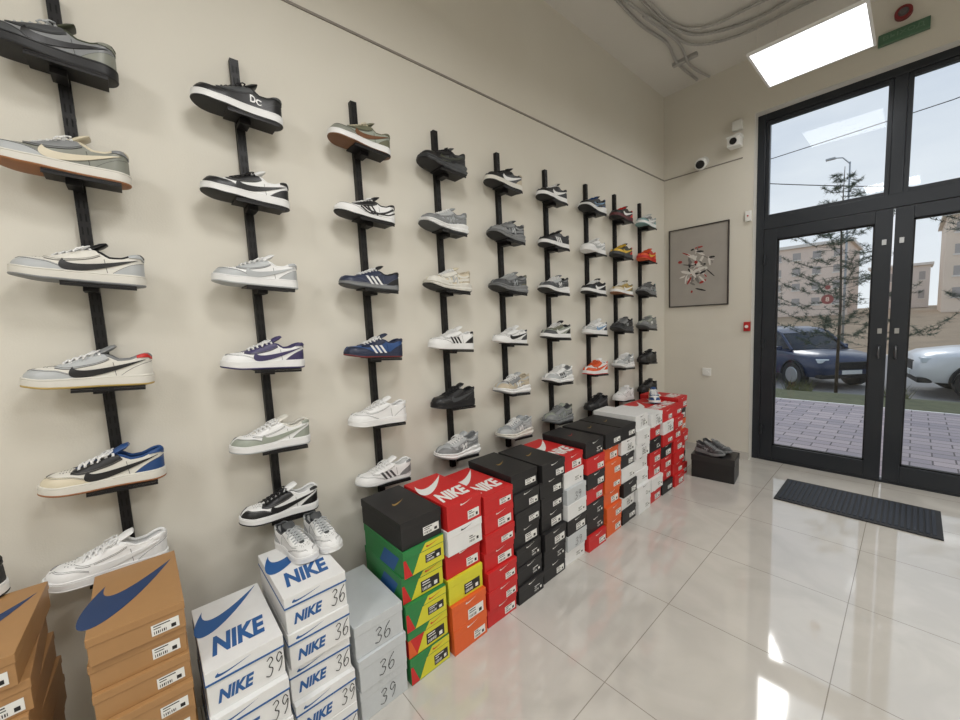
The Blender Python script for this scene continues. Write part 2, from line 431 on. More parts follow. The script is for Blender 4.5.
simple('wall_north',[((0,YB,0),(OX0,YB+.25,ZC)),((OX0,YB,OZ),(OX1,YB+.25,ZC)),((OX1,YB,0),(XR,YB+.25,ZC))],[wallm],'beige painted wall around the glazed entrance')
simple('wall_east',[((XR,YF,0),(XR+.2,YB+.25,ZC))],[wallm],'beige painted wall')
simple('wall_south',[((-.25,YF-.2,0),(XR+.2,YF,ZC))],[wallm],'beige painted wall')
trimm=mat('trim_paint',(138,132,124),.7)
simple('trim_1',[((0,YF,2.803),(.006,YB-.001,2.813),0)],[trimm],'thin grey moulding line along the wall')
simple('trim_2',[((.007,YB-.006,2.803),(.70,YB,2.813),0)],[trimm],'thin grey moulding line along the wall')
simple('baseboard_north',[((.0,YB-.012,0),(OX0,YB,.07)),((OX1,YB-.012,0),(XR,YB,.07))],[mat('baseboard_tile',(196,192,185),.2)],'low tile baseboard')
# --- entrance
gph=mat('graphite_aluminium',(40,44,50),.38,.3,.04,30)
gask=mat('rubber_gasket',(15,15,16),.6)
steel=mat('brushed_steel',(176,178,180),.3,1)
dsteel=mat('dark_steel',(96,98,102),.35,.8)
def glassmat():
    m=bpy.data.materials.new('clear_glass'); m.use_nodes=True; nt=m.node_tree;N=nt.nodes;L=nt.links
    for n in list(N): N.remove(n)
    o=N.new('ShaderNodeOutputMaterial');t=N.new('ShaderNodeBsdfTransparent');g=N.new('ShaderNodeBsdfGlossy');f=N.new('ShaderNodeFresnel');mx=N.new('ShaderNodeMixShader')
    t.inputs['Color'].default_value=(.93,.95,.96,1);g.inputs['Roughness'].default_value=.01;f.inputs['IOR'].default_value=1.3
    L.new(f.outputs[0],mx.inputs[0]);L.new(t.outputs[0],mx.inputs[1]);L.new(g.outputs[0],mx.inputs[2]);L.new(mx.outputs[0],o.inputs[0]); return m
GL=glassmat()
Y0,Y1=4.37,4.44
XM=1.665
simple('trim_3',[((OX0,Y0,0),(OX0+.06,Y1,OZ)),((OX1-.06,Y0,0),(OX1,Y1,OZ)),((OX0+.06,Y0,OZ-.06),(OX1-.06,Y1,OZ)),
  ((OX0+.06,Y0,2.15),(OX1-.06,Y1,2.25)),((XM-.035,Y0,2.25),(XM+.035,Y1,OZ-.06)),((OX0+.06,Y0,0),(OX1-.06,Y1,.02))],[gph],'graphite aluminium entrance frame',.003)
simple('trim_4',[((OX0-.002,YB-.004,0),(OX0+.001,Y0,OZ)),((OX0,YB-.004,OZ-.001),(OX1,Y0,OZ+.001))],[mat('reveal_plaster',(216,214,208),.8)],'white plaster window reveal')
def pane(name,x0,x1,z0,z1):
    mb=MB(); w=.028
    for a,b in (((x0,Y0+.012,z0),(x0+w,Y1-.012,z1)),((x1-w,Y0+.012,z0),(x1,Y1-.012,z1)),((x0+w,Y0+.012,z0),(x1-w,Y1-.012,z0+w)),((x0+w,Y0+.012,z1-w),(x1-w,Y1-.012,z1))): mb.box(a,b)
    f=struct(obj(name,mb.mesh(name,[gph],bevel=.002)),'graphite framed transom window','window')
    g=MB(); g.box((x0+w-.005,4.40,z0+w-.005),(x1-w+.005,4.406,z1-w+.005)); obj('glass_pane',g.mesh('glass_pane',[GL]),f)
pane('window_1',OX0+.061,XM-.036,2.251,OZ-.061)
pane('window_2',XM+.036,OX1-.061,2.251,OZ-.061)
def leaf(name,x0,x1,hinge):
    z0,z1=.025,2.145; w=.095
    mb=MB(); a,b=Y0-.008,Y1-.005
    for lo,hi in (((x0,a,z0),(x0+w,b,z1)),((x1-w,a,z0),(x1,b,z1)),((x0+w,a,z0),(x1-w,b,z0+.13)),((x0+w,a,z1-w),(x1-w,b,z1))): mb.box(lo,hi)
    f=struct(obj(name,mb.mesh(name,[gph],bevel=.003)),'graphite framed glazed entrance door leaf','door')
    g=MB()
    for lo,hi in (((x0+w,a+.02,z0+.13),(x0+w+.01,b-.02,z1-w)),((x1-w-.01,a+.02,z0+.13),(x1-w,b-.02,z1-w)),((x0+w,a+.02,z0+.13),(x1-w,b-.02,z0+.14)),((x0+w,a+.02,z1-w-.01),(x1-w,b-.02,z1-w))): g.box(lo,hi)
    obj('gasket',g.mesh('gasket',[gask]),f)
    g=MB(); g.box((x0+w+.005,4.40,z0+.135),(x1-w-.005,4.408,z1-w-.005)); obj('glass_pane',g.mesh('glass_pane',[GL]),f)
    hx=x0+.01 if hinge<0 else x1-.01
    for z in (.30,1.12,1.88):
        h=MB(); h.cyl((hx,a-.012,z-.045),(hx,a-.012,z+.045),.009,n=14); h.box((hx-.018,a-.006,z-.03),(hx+.018,a,z+.03)); obj('hinge',h.mesh('hinge',[gph]),f)
    px=x1-.04 if hinge<0 else x0+.04
    h=MB(); h.tube([(px,a,1.10),(px,a-.03,1.095),(px,a-.034,1.08),(px,a-.034,1.03),(px,a-.03,1.015),(px,a,1.01)],.008,10)
    obj('door_handle',h.mesh('door_handle',[dsteel],smooth=True),f)
    for z in (1.20,1.88):
        h=MB(); h.box((px-.012,a-.006,z),(px+.012,a,z+.04)); obj('lock_plate',h.mesh('lock_plate',[steel]),f)
    return f
d1=leaf('door_1',OX0+.065,XM-.006,-1)
d2=leaf('door_2',XM+.006,OX1-.065,1)
st=MB(); st.cyl((1.30,4.398,1.49),(1.30,4.3995,1.49),.040,n=32); st.cyl((1.30,4.398,1.59),(1.30,4.3995,1.59),.018,n=24)
vs,fs=text2d('8',0,.02); st.flat(vs,fs,(1.288,4.3972,1.472),(.024,0,0),(0,0,.038),1)
obj('window_sticker',st.mesh('window_sticker',[mat('sticker_red',(128,80,82),.5),mat('sticker_white',(195,185,182),.5)],fixn=False),d1)
# --- suspended panels
def led_panel(x,y,z,power):
    root=bpy.data.objects.new('led_panel_light',None); COL.objects.link(root); root.location=(x,y,z)
    f=MB()
    s=.29
    for lo,hi in (((-s,-s,-.006),(s,-s+.014,.012)),((-s,s-.014,-.006),(s,s,.012)),((-s,-s+.014,-.006),(-s+.014,s-.014,.012)),((s-.014,-s+.014,-.006),(s,s-.014,.012)),((-s+.01,-s+.01,.006),(s-.01,s-.01,.010))): f.box(lo,hi)
    obj('frame',f.mesh('panel_frame',[mat('white_powdercoat',(235,235,235),.5)]),root)
    e=MB(); e.box((-s+.014,-s+.014,-.003),(s-.014,s-.014,.002)); obj('diffuser',e.mesh('diffuser',[mat('led_diffuser',(250,252,255),.5,emit=2.6)]),root)
    w=MB()
    for a in (-.25,.25):
        for b in (-.25,.25): w.cyl((a,b,.01),(a*.9,b*.9,ZC-z),.0007,n=6)
    obj('suspension_wire',w.mesh('suspension_wire',[mat('clear_wire',(196,192,186),.6)]),root)
    li=bpy.data.lights.new('panel_lamp','AREA'); li.shape='SQUARE'; li.size=.54; li.energy=power; li.color=(1,.99,.97)
    lo=bpy.data.objects.new('panel_lamp',li); COL.objects.link(lo); lo.parent=root; lo.location=(0,0,-.012)
    top(root,'square white suspended LED ceiling panel, lit','ceiling light','ceiling LED panels')
for x,y,p in ((1.27,3.52,5),(1.50,.5,20),(1.50,-1.4,20),(3.3,3.52,28),(3.3,1.3,26),(3.3,-.5,20),(2.3,-2.4,18)): led_panel(x,y,3.12,p)
# --- ceiling conduits
cm=mat('conduit_plastic',(172,170,167),.5)
def conduit(pts,r,label):
    mb=MB(); P=[]
    pv=[Vector(p) for p in pts]
    for i in range(len(pv)-1):
        n=max(2,int((pv[i+1]-pv[i]).length/.014))
        a=pv[max(i-1,0)];b=pv[i];c=pv[i+1];d=pv[min(i+2,len(pv)-1)]
        for k in range(n):
            t=k/n; P.append(.5*((2*b)+(-a+c)*t+(2*a-5*b+4*c-d)*t*t+(-a+3*b-3*c+d)*t**3))
    P.append(pv[-1])
    mb.tube(P,[r*(1 if i%2 else .70) for i in range(len(P))],8)
    top(obj('ceiling_conduit',mb.mesh('ceiling_conduit',[cm],smooth=False)),label,'cable conduit','ceiling cable conduits')
z=ZC-.016
conduit([(.16,1.2,z),(.26,2.0,z),(.33,2.55,z),(.33,3.1,z),(.37,3.45,z),(.32,3.8,z),(.34,4.2,z)],.012,'white corrugated cable conduit running across the ceiling')
conduit([(.20,1.2,z-.01),(.34,2.1,z-.01),(.36,2.6,z-.01),(.43,3.2,z-.01),(.50,3.62,z-.01),(.78,3.82,z-.01),(1.2,3.84,z-.01),(2.2,3.92,z-.01)],.012,'white corrugated cable conduit bending over the ceiling')
conduit([(.24,1.2,z),(.35,2.0,z),(.43,2.6,z),(.46,3.2,z),(.57,3.56,z),(.90,3.73,z),(1.3,3.70,z),(1.8,3.78,z),(2.4,3.5,z)],.012,'white corrugated cable conduit bending over the ceiling')
conduit([(.27,1.2,z-.005),(.41,2.1,z-.005),(.46,2.8,z-.005),(.50,3.3,z-.005),(.66,3.52,z-.005),(.95,3.56,z-.005),(1.5,3.62,z-.005),(2.4,3.4,z-.005)],.011,'white corrugated cable conduit bending over the ceiling')
conduit([(.39,3.0,z-.014),(.44,3.5,z-.014),(.39,3.9,z-.014),(.44,4.22,z-.014)],.011,'white corrugated cable conduit running to the wall')
m=MB(); m.box((.28,3.78,ZC-.03),(.48,3.82,ZC)); top(obj('cable_clip',m.mesh('cable_clip',[cm],bevel=.004)),'plastic bracket holding conduits to the ceiling','cable bracket')
# --- wall devices on north wall
wp=mat('white_plastic',(226,226,222),.4); bp_=mat('black_plastic',(20,20,22),.3); rp=mat('red_plastic',(176,30,28),.4)
def cctv(x,z,big):
    r=bpy.data.objects.new('security_camera',None); COL.objects.link(r); r.location=(x,YB,z)
    m=MB(); m.cyl((0,0,.0),(0,-.02,0),.045,n=24); m.cyl((0,-.02,0),(0,-.06,.0),.014,n=12); obj('mount',m.mesh('mount',[wp],bevel=0),r)
    m=MB()
    if big: m.box((-.05,-.14,-.10),(.05,-.04,-.02)); m.box((-.055,-.15,-.025),(.055,-.035,-.012))
    else: m.tube([(0,-.05,-.01),(.0,-.08,-.03),(.01,-.12,-.05),(.02,-.16,-.065)],[.036,.050,.054,.046],20)
    obj('camera_body',m.mesh('camera_body',[wp],smooth=not big,bevel=.006 if big else 0),r)
    m=MB()
    if big: m.cyl((0,-.14,-.06),(0,-.148,-.06),.028,n=20)
    else: m.cyl((.02,-.158,-.064),(.0215,-.174,-.069),.036,n=20)
    obj('lens',m.mesh('lens',[bp_]),r)
    top(r,'white wall-mounted security camera with black lens','security camera','security cameras')
cctv(.66,2.99,True); cctv(.38,2.875,False)
m=MB(); m.box((.625,YB-.055,3.05),(.70,YB,3.13)); top(obj('cable_box',m.mesh('cable_box',[wp],bevel=.004)),'white plastic cable box above the security camera','junction box')
def device(name,x,z,w,h,d,m,label,cat,extra=None):
    mb=MB(); mb.box((x-w/2,YB-d,z-h/2),(x+w/2,YB,z+h/2)); o=obj(name,mb.mesh(name,[m],bevel=.004)); top(o,label,cat)
    if extra:
        e=MB(); e.cyl((x,YB-d-.008,z),(x,YB-d+.001,z),extra[1],n=20); obj(extra[0],e.mesh(extra[0],[extra[2]]),o)
    return o
device('fire_alarm_button',.76,1.28,.05,.085,.03,rp,'small red fire alarm call point on the wall','alarm',('button',.014,wp))
device('light_switch',.42,.83,.08,.08,.012,wp,'white square wall switch plate','switch',('rocker',.02,wp))
device('junction_box',.755,2.28,.045,.09,.03,wp,'small white sensor box beside the door','sensor',('indicator',.006,rp))
mb=MB(); mb.cyl((1.66,YB-.0,3.46),(1.66,YB-.035,3.46),.045,n=28); o=top(obj('alarm_siren',mb.mesh('alarm_siren',[mat('dull_red',(120,34,36),.5)],bevel=0)),'round red alarm siren above the door','alarm')
e=MB(); e.cyl((1.66,YB-.034,3.46),(1.66,YB-.05,3.46),.028,.02,n=20); obj('siren_cap',e.mesh('siren_cap',[mat('grey_plastic',(90,84,84),.5)]),o)
mb=MB(); mb.box((1.54,YB-.035,3.29),(1.79,YB,3.365)); o=top(obj('exit_sign',mb.mesh('exit_sign',[mat('sign_green',(74,108,84),.35)],bevel=.004)),'green rectangular exit sign above the door','sign')
vs,fs=text2d('ВЫХОД',0,.01); e=MB(); e.flat(vs,fs,(1.565,YB-.0365,3.312),(.20,0,0),(0,0,.034)); obj('lettering',e.mesh('lettering',[mat('sign_white',(104,134,112),.5)],fixn=False),o)
# --- picture
r=bpy.data.objects.new('framed_picture',None); COL.objects.link(r); r.location=(.33,YB-.001,1.89)
W,H=.275,.395
m=MB()
for lo,hi in (((-W,-.022,-H),(-W+.010,0,H)),((W-.010,-.022,-H),(W,0,H)),((-W+.010,-.022,-H),(W-.010,0,-H+.010)),((-W+.010,-.022,H-.010),(W-.010,0,H))): m.box(lo,hi)
obj('frame',m.mesh('picture_frame',[mat('dark_frame',(52,46,42),.4)],bevel=.002),r)
m=MB(); m.box((-W+.008,-.010,-H+.008),(W-.008,-.002,H-.008)); obj('print',m.mesh('print',[mat('print_paper',(160,155,148),.5,0,.08,8)]),r)
m=MB(); rr=random.Random(11)
pm=[mat('ink_white',(210,206,200),.6),mat('ink_red',(160,52,48),.6),mat('ink_black',(40,38,40),.6),mat('ink_grey',(120,116,112),.6)]
for k in range(64):
    a=rr.uniform(0,pi); L1=rr.uniform(.012,.06); w1=rr.uniform(.003,.016); cx=rr.gauss(0,.06); cz=rr.gauss(.0,.12)
    c,s_=math.cos(a),math.sin(a); n=7; vs=[]
    for i in range(n):
        t=2*pi*i/n; x=L1*math.cos(t); y=w1*math.sin(t); vs.append((cx+x*c-y*s_,-.0105-k*.00005,cz+x*s_+y*c))
    m.raw(vs,[tuple(range(n))],rr.choice([0,0,0,1,2,3,3]))
obj('abstract_marks',m.mesh('abstract_marks',pm,fixn=False),r)
top(r,'dark-framed abstract collage print in red, white and black','picture')
# --- door mat
m=MB(); m.box((1.14,3.49,0),(1.97,3.97,.010)); o=top(obj('door_mat',m.mesh('door_mat',[mat('mat_rubber',(40,42,46),.8)],bevel=.003)),'dark ribbed rubber door mat on the tile floor','door mat')
m=MB()
for i in range(29): m.box((1.165+i*.0272,3.52,.010),(1.165+i*.0272+.017,3.94,.014))
obj('ribbed_surface',m.mesh('ribbed_surface',[mat('mat_carpet',(50,56,66),.95,0,.3,200,.5)]),o)
# ---------------------------------------------------------------- display rails + shoes
RY=[-.08,.392,.868,1.33,1.805,2.28,2.79,3.235,3.70]
ROWZ=[2.25,1.935,1.618,1.298,.975,.685]
TILT=math.radians(4.5)
blk=mat('black_steel',(24,23,24),.45,.4,.1,40)
ch=MB(); HL=1.885; hw=.0145
for lo,hi in (((0,-hw,0),(.004,hw,HL)),((.004,-hw,0),(.026,-hw+.004,HL)),((.004,hw-.004,0),(.026,hw,HL)),((.020,-hw+.004,0),(.026,hw-.004,HL))): ch.box(lo,hi)
chm=ch.mesh('channel',[blk])
sl=MB()
for i in range(45):
    for yy in (-.008,.004): sl.box((.0255,yy,.03+i*.041),(.0263,yy+.004,.03+i*.041+.024))
slm=sl.mesh('slots',[mat('slot_black',(5,5,5),.9)])
sh=MB()
sh.box((-.125,-.050,-.005),(.045,.050,-.0005)); sh.box((-.125,.047,-.014),(.045,.050,-.0055)); sh.box((-.035,-.053,-.024),(.0,.01,-.0055))
shm=sh.mesh('shelf',[blk],bevel=.001)
SH={
0:[('court','swoosh','grey and black','grey dgrey olgrey dgrey black black black dolive lgrey'),
   ('court','swoosh','olive grey and cream','olgrey lgrey olgrey grey cream offwhite gum cream white'),
   ('court','swoosh','cream and grey','offwhite lgrey lgrey offwhite black offwhite grey black white'),
   ('court','swoosh','grey and cream, red heel tab','offwhite lgrey offwhite lgrey black offwhite gold grey white red'),
   ('court','swoosh','white, black and blue','offwhite cream blue black black offwhite gum blue white'),
   ('court','swoosh','all-white','white white white white white white white white white')],
1:[('court','dc','black and white','black black black dgrey white white black black black'),
   ('court','swoosh','white and black','white black black black black white black white black'),
   ('court','swoosh','light grey and white','white lgrey lgrey lgrey lgrey white lgrey white white'),
   ('court','swoosh','white and dark purple','white white purple purple purple white purple purple white'),
   ('court','swoosh','white and sage grey','white sage sage white sage white lgrey offwhite white'),
   ('court','swoosh','black and white','white black black black black white black white black')],
2:[('court','swoosh','olive green and brown','sage olgrey olive olive brown white brown olive cream'),
   ('terrace','tiger','white with black stripes','white white white black black white black black white'),
   ('terrace','stripes','navy black with white stripes','navy navy black navy white grey dgrey black white'),
   ('terrace','stripes','blue with white stripes','blue navy navy navy white navy dred navy white'),
   ('court',None,'all-white','white white white white white white white white white'),
   ('terrace','stripes','white with grey stripes','white white grey white dgrey white lgrey white white')],
3:[('runner','swoosh','dark camouflage','dgrey black black black dolive dgrey black black black'),
   ('runner','n','silver grey','silver grey grey lgrey silver white dgrey grey white'),
   ('runner','n','beige and cream','cream offwhite beige offwhite lgrey offwhite black beige white'),
   ('court','stripes','white with black stripes','white white black white black white white white white'),
   ('court','swoosh','all-black','black black black black dgrey black black black black'),
   ('runner','n','grey and white','lgrey grey lgrey lgrey white white grey grey white')],
4:[('court','swoosh','black and tan','dgrey black beige black white offwhite black black black'),
   ('runner','n','dark grey','dgrey grey dgrey grey lgrey grey black dgrey grey'),
   ('runner','n','grey and olive','grey dgrey olive grey silver grey black dgrey lgrey'),
   ('terrace','swoosh','white and black','white white dgrey white black white white white white'),
   ('runner','n','beige grey','lgrey beige beige grey white white grey beige white'),
   ('runner','n','pale grey','silver lgrey lgrey silver white offwhite grey lgrey white')],
5:[('court','swoosh','black and white','black black black black white white black black white'),
   ('court','stripes','black and white','black black black dgrey white white black black black'),
   ('runner','n','grey and black','grey dgrey black lgrey white white black black white'),
   ('court','swoosh','olive, black and white','sage dgrey black olive white white black black white'),
   ('runner','stripes','white and black','white lgrey white white black white black grey white'),
   ('runner','n','green grey','sage grey dolive grey silver grey dgrey dgrey grey')],
6:[('runner','swoosh','black and blue','black black blue dgrey lblue white black black blue'),
   ('court','swoosh','white','white white lgrey white lgrey white white white white'),
   ('court','swoosh','black and white','black black black black white white black black white'),
   ('court','swoosh','white and pale blue','white lgrey navy white lblue white white white white'),
   ('court','swoosh','orange red and white','white orange orange orange orange white red white orange'),
   ('court','swoosh','all-black','black black black black dgrey black black black black')],
7:[('court','swoosh','black and red','black black red black white maroon black black red'),
   ('court','swoosh','dark multicolour','dolive yellow red black yellow dgrey black black yellow'),
   ('court','swoosh','gold and white','gold cream olive gold white white gum olive white'),
   ('runner','n','black and grey','dgrey black black grey silver dgrey black black grey'),
   ('runner','n','white and grey','white lgrey lgrey silver grey white lgrey lgrey white'),
   ('court',None,'all-white','white white white white white white white white white')],
8:[('court','swoosh','pale teal grey','lgrey teal teal grey white white teal lgrey white'),
   ('court','swoosh','bright orange red','red orange orange red yellow red orange red orange'),
   ('runner','n','dark grey','dgrey grey teal dgrey silver grey black dgrey grey'),
   ('runner','n','grey green','sage grey grey sage white grey dgrey grey grey'),
   ('court',None,'all-black','black black black dgrey black black black black black'),
   ('court',None,'all-black','black black black dgrey black black black black black')]}
RZ=Matrix.Rotation(-pi/2,4,'Z')
for ri,y in enumerate(RY):
    root=bpy.data.objects.new('display_rail',None); COL.objects.link(root); root.location=(0,y,.60)
    top(root,'black steel slotted wall rail with six small shelves','display rail','wall display rails')
    obj('channel',chm,root); obj('slots',slm,root)
    for k,z in enumerate(ROWZ):
        jy=random.uniform(-.008,.008); tl=TILT+random.uniform(-.012,.012)
        if ri==0 and k>1: jy-=.008
        if ri==0 and k==5: jy=-.035
        Ml=Matrix.Translation((.082,-.018+jy,z-.60))@RZ@Matrix.Rotation(-tl,4,'Y')
        obj('shelf',shm,root,M=Ml)
        kind,emb,desc,cols=SH[ri][k]
        M=Matrix.Translation((.086,y-.018+jy,z))@RZ@Matrix.Rotation(-tl,4,'Y')@Matrix.Rotation(random.uniform(-.03,.03),4,'Z')
        make_shoe(kind,emb,desc,cols,M,'on a black shelf','sneakers on the wall shelves',ri<3)
# ---------------------------------------------------------------- shoe boxes
BP=dict(kraft=(164,124,80),kraftd=(132,94,58),navyb=(34,58,98),white=(224,224,223),blue=(36,88,148),grey=(192,196,198),yellow=(208,202,48),green=(40,124,64),
  red=(194,32,32),black=(28,27,28),orange=(218,94,38),sticker=(226,226,222),ink=(24,24,26),dred=(150,24,26),gold=(150,120,60))
def card(n): return mat('cardboard_'+n,BP[n],.5,0,.05,30,.03)
def ink(n): return mat('print_'+n,BP[n],.5)
BK={}
def box_meshes(kind,w,d,h,var,istop):
    key=(kind,w,d,h,var,istop)
    if key in BK: return BK[key]
    spec=dict(kraft=('kraft','kraft'),bluewhite=('white','white'),grey=('grey','grey'),gy=('green','green'),gr=('red','green'),red=('red','red'),black=('black','black'),
       orange=('orange','orange'),white=('white','white'),yellow=('yellow','yellow'))[kind]
    out=[]; t=.002; lh=h*.30
    b=MB(); b.box((-d/2+t,-w/2+t,0),(d/2-t,w/2-t,h-.004)); out.append(('box_body',b.mesh('box_body',[card(spec[0])],bevel=.0015)))
    b=MB(); b.box((-d/2,-w/2,h-lh),(d/2,w/2,h)); out.append(('box_lid',b.mesh('box_lid',[card(spec[1])],bevel=.002)))
    sw,sf=SW; e=.0006; fx=d/2+e
    def P(name,mb,col): out.append((name,mb.mesh(name,[ink(col)],fixn=False)))
    def topsw(cx,cy,sx,sy,col,s_=SW):
        q=MB(); q.flat([(p[0]-.5,p[1]-.4) for p in s_[0]],s_[1],(cx,cy,h+e),(0,sx,0),(-sy,0,0)); P('printed_logo',q,col)
    def tx(t_,o,ux,uy,col,sh=.25,bo=.045,nm='printed_lettering'):
        v,f=text2d(t_,sh,bo); q=MB(); q.flat([(p[0]-.5,p[1]-.5) for p in v],f,o,ux,uy); P(nm,q,col)
    def endsw(cy,cz,sx,sz,col,x=fx,nm='end_logo'):
        q=MB(); q.flat([(p[0]-.5,p[1]-.4) for p in sw],sf,(x,cy,cz),(0,sx,0),(0,0,sz)); P(nm,q,col)
    if kind=='kraft' and istop: topsw(0,0,w*.88,d*.56,'navyb',swoosh2d(24,.42))
    elif kind=='bluewhite':
        if istop: tx('NIKE',(.07,.0,h+e),(0,w*.74,0),(-d*.26,0,0),'blue'); topsw(-.06,0,w*.92,d*.5,'blue',swoosh2d(24,.14))
        tx('NIKE',(d/2-t+e+.0003,-.03,h*.34),(0,w*.46,0),(0,0,h*.30),'blue')
        endsw(-.03,h*.84,w*.46,h*.16,'blue')
        q=MB(); q.box((d/2-.001,-w/2-.0004,h-lh-.0005),(d/2+.0012,w/2+.0004,h-lh+.005)); q.box((-d/2,-w/2-.0012,h-lh-.0005),(d/2,-w/2+.001,h-lh+.005)); P('lid_stripe',q,'blue')
    elif kind=='red' and istop:
        tx('NIKE',(.08,0,h+e),(0,w*.84,0),(-d*.28,0,0),'sticker'); topsw(-.045,0,w*.94,d*.46,'sticker',swoosh2d(24,.12))
    elif kind=='orange' and istop: topsw(0,0,w*.7,d*.3,'sticker')
    elif kind=='black' and istop: topsw(0,0,w*.34,d*.12,'dred' if var%2 else 'gold')
    if kind in('gy','gr'):
        q=MB(); q.raw([(fx-t,-w*.30,.003),(fx-t,w*.49,.003),(fx-t,w*.49,h-lh-.002),(fx-t,-w*.10,h-lh-.002)],[(0,1,2,3)]); P('end_patch',q,'yellow')
        q=MB(); q.raw([(fx,-w*.08,h-lh+.002),(fx,w*.49,h-lh+.002),(fx,w*.49,h-.002),(fx,w*.04,h-.002)],[(0,1,2,3)]); P('end_patch',q,'yellow')
        q=MB(); q.raw([(fx-t+.0002,-w*.49,.003),(fx-t+.0002,-w*.30,.003),(fx-t+.0002,-w*.44,h-lh-.002),(fx-t+.0002,-w*.49,h-lh-.002)],[(0,1,2,3)]); P('end_patch',q,'red' if kind=='gy' else 'orange')
        q=MB(); q.raw([(-d*.1,-w/2+t-.0006,.003),(d*.25,-w/2+t-.0006,.003),(d*.40,-w/2+t-.0006,h-lh-.002),(d*.05,-w/2+t-.0006,h-lh-.002)],[(0,1,2,3)]); P('side_patch',q,'blue' if kind=='gy' else 'yellow')
        endsw(w*.22,h*.84,w*.34,h*.14,'red',fx+.0004)
    s=MB(); xx=d/2-t+e+.0003; mi=1 if kind in('gy','gr','yellow') or (kind=='black' and var==3) else 0
    sz=h*(.34,.42,.30,.38)[var]; sy=w*(.34,.46,.40,.36)[var]; y0=w*(.08,-.06,.02,.08)[var]; z0=h*(.12,.10,.22,.14)[var]
    if kind in('bluewhite','grey'): sy=w*.17; y0=w*.28; sz=h*.24; z0=h*.36
    if kind=='kraft': sz=h*.40; sy=w*.30; y0=w*.12
    if kind!='bluewhite' and kind!='grey':
        s.flat(*RECT,(xx,y0,z0),(0,sy,0),(0,0,sz),mi)
        for i in range(7):
            s.flat(*RECT,(xx+.0003,y0+sy*(.08+.07*i),z0+sz*.12),(0,sy*.026*(1+(i*7)%3*.3),0),(0,0,sz*.26),1-mi)
        s.flat(*RECT,(xx+.0003,y0+sy*.08,z0+sz*.78),(0,sy*(.3+.1*var),0),(0,0,sz*.10),1-mi)
        s.flat(*RECT,(xx+.0003,y0+sy*.08,z0+sz*.56),(0,sy*(.5-.08*var),0),(0,0,sz*.08),1-mi)
        s.flat(*RECT,(xx+.0003,y0+sy*.70,z0+sz*.15),(0,sy*.18,0),(0,0,sz*.34),1-mi)
        out.append(('label_sticker',s.mesh('label_sticker',[ink('sticker'),ink('ink')],fixn=False)))
    if kind in('black','red','white','orange') and var!=2:
        endsw(w*.05,h*.85,w*.34,h*.14,'sticker' if kind!='white' else 'ink')
    if kind in('bluewhite','grey') or (kind=='white' and var%2):
        q=MB(); hand(q,('36','39','36','36')[var] if kind!='white' else '70',(xx+.0009,w*(.22 if kind=='bluewhite' else -.12),h*.14),(0,w*(.24 if kind=='bluewhite' else .34),.004),(0,.006,h*.46),.0014)
        P('handwritten_size',q,'ink')
    BK[key]=out; return out
DESC=dict(kraft='kraft shoe box with dark blue mark',bluewhite='white shoe box with blue lettering',grey='light grey shoe box, handwritten size',
 gy='green shoe box with yellow end',gr='red and green shoe box, yellow end',red='red shoe box with white lettering',black='black shoe box with white label',
 orange='orange shoe box with white label',white='white shoe box with label',yellow='yellow shoe box with black label')
def stack(y0,w,kinds,h,xf=.52,d=.335,rot=0,jit=.024):
    z=0
    for i,kd in enumerate(kinds):
        hh=h[i] if isinstance(h,list) else h
        a=random.uniform(-jit,jit)+rot; dx=random.uniform(-.014,.014); var=random.randrange(4)
        r=bpy.data.objects.new('shoe_box',None); COL.objects.link(r); r.location=(xf-d/2+dx,y0+.105,z); r.rotation_euler=(0,0,a)
        it=i==len(kinds)-1
        top(r,DESC[kd]+(' on top of its stack' if it else ' in a stack'),'shoe box','stacked shoe boxes')
        for n,me in box_meshes(kd,w,d,hh,var,it): obj(n,me,r)
        z+=hh+.0003
    return z
W_=.196; T=-.07
stack(-.385+T,.178,['kraft','kraft','kraft','white','kraft','kraft','kraft','kraft','kraft','kraft'],.0755,xf=.49,jit=.06)
zB=stack(-.10+T,.190,['kraft']*10,.073,jit=.03)
zC=stack(.115+T,.198,['bluewhite']*4,.130,xf=.56,jit=.02)
zD=stack(.33+T,.198,['bluewhite']*5,.121)
stack(.54+T,W_,['grey']*3,.125)
stack(.75+T,W_,['gy','gr','gy','gy','gy','black'],.113,xf=.515)
stack(.96+T,W_,['orange','orange','yellow','red','white','red'],.113)
stack(1.17+T,W_,['red']*7,.092)
stack(1.38+T,W_,['black']*7,.096)
stack(1.59+T,W_,['black']*7,.096)
stack(1.80+T,W_,['white','grey','black','white','grey','white','red'],.093)
stack(2.01+T,W_,['red','black','black','red','black','red','black'],.098)
stack(2.22+T,W_,['orange','orange','orange','orange','orange','orange','black'],.099)
stack(2.43+T,W_,['black','white','black','white','black','white','black'],.099)
stack(2.64+T,W_,['white']*7,.103)
stack(2.85+T,W_,['red','white','red','red','black','red','white'],.099)
stack(3.06+T,W_,['black','red','red','black','red','white','red'],.098)
stack(3.27+T,W_,['red']*7,.097)
stack(3.48+T,W_,['red','black','red','red','orange','black','red'],.101,xf=.475)
SC=Matrix.Scale(.87,4); S3=Matrix.Scale(.82,4)
for i,(dy,a) in enumerate(((-.048,.10),(.050,-.02))):
    make_shoe('court',None,'white and pale grey','white white lgrey white white white white dgrey lgrey',Matrix.Translation((.27,.495+T+dy,zD))@Matrix.Rotation(a+.10,4,'Z')@S3,'on a white shoe box','sneakers resting on boxes',True)
make_shoe('court','swoosh','black and white','black black black black white white black black white',Matrix.Translation((.16,-.475,.759))@Matrix.Rotation(-pi/2+.1,4,'Z'),'on a kraft shoe box','sneakers resting on boxes')
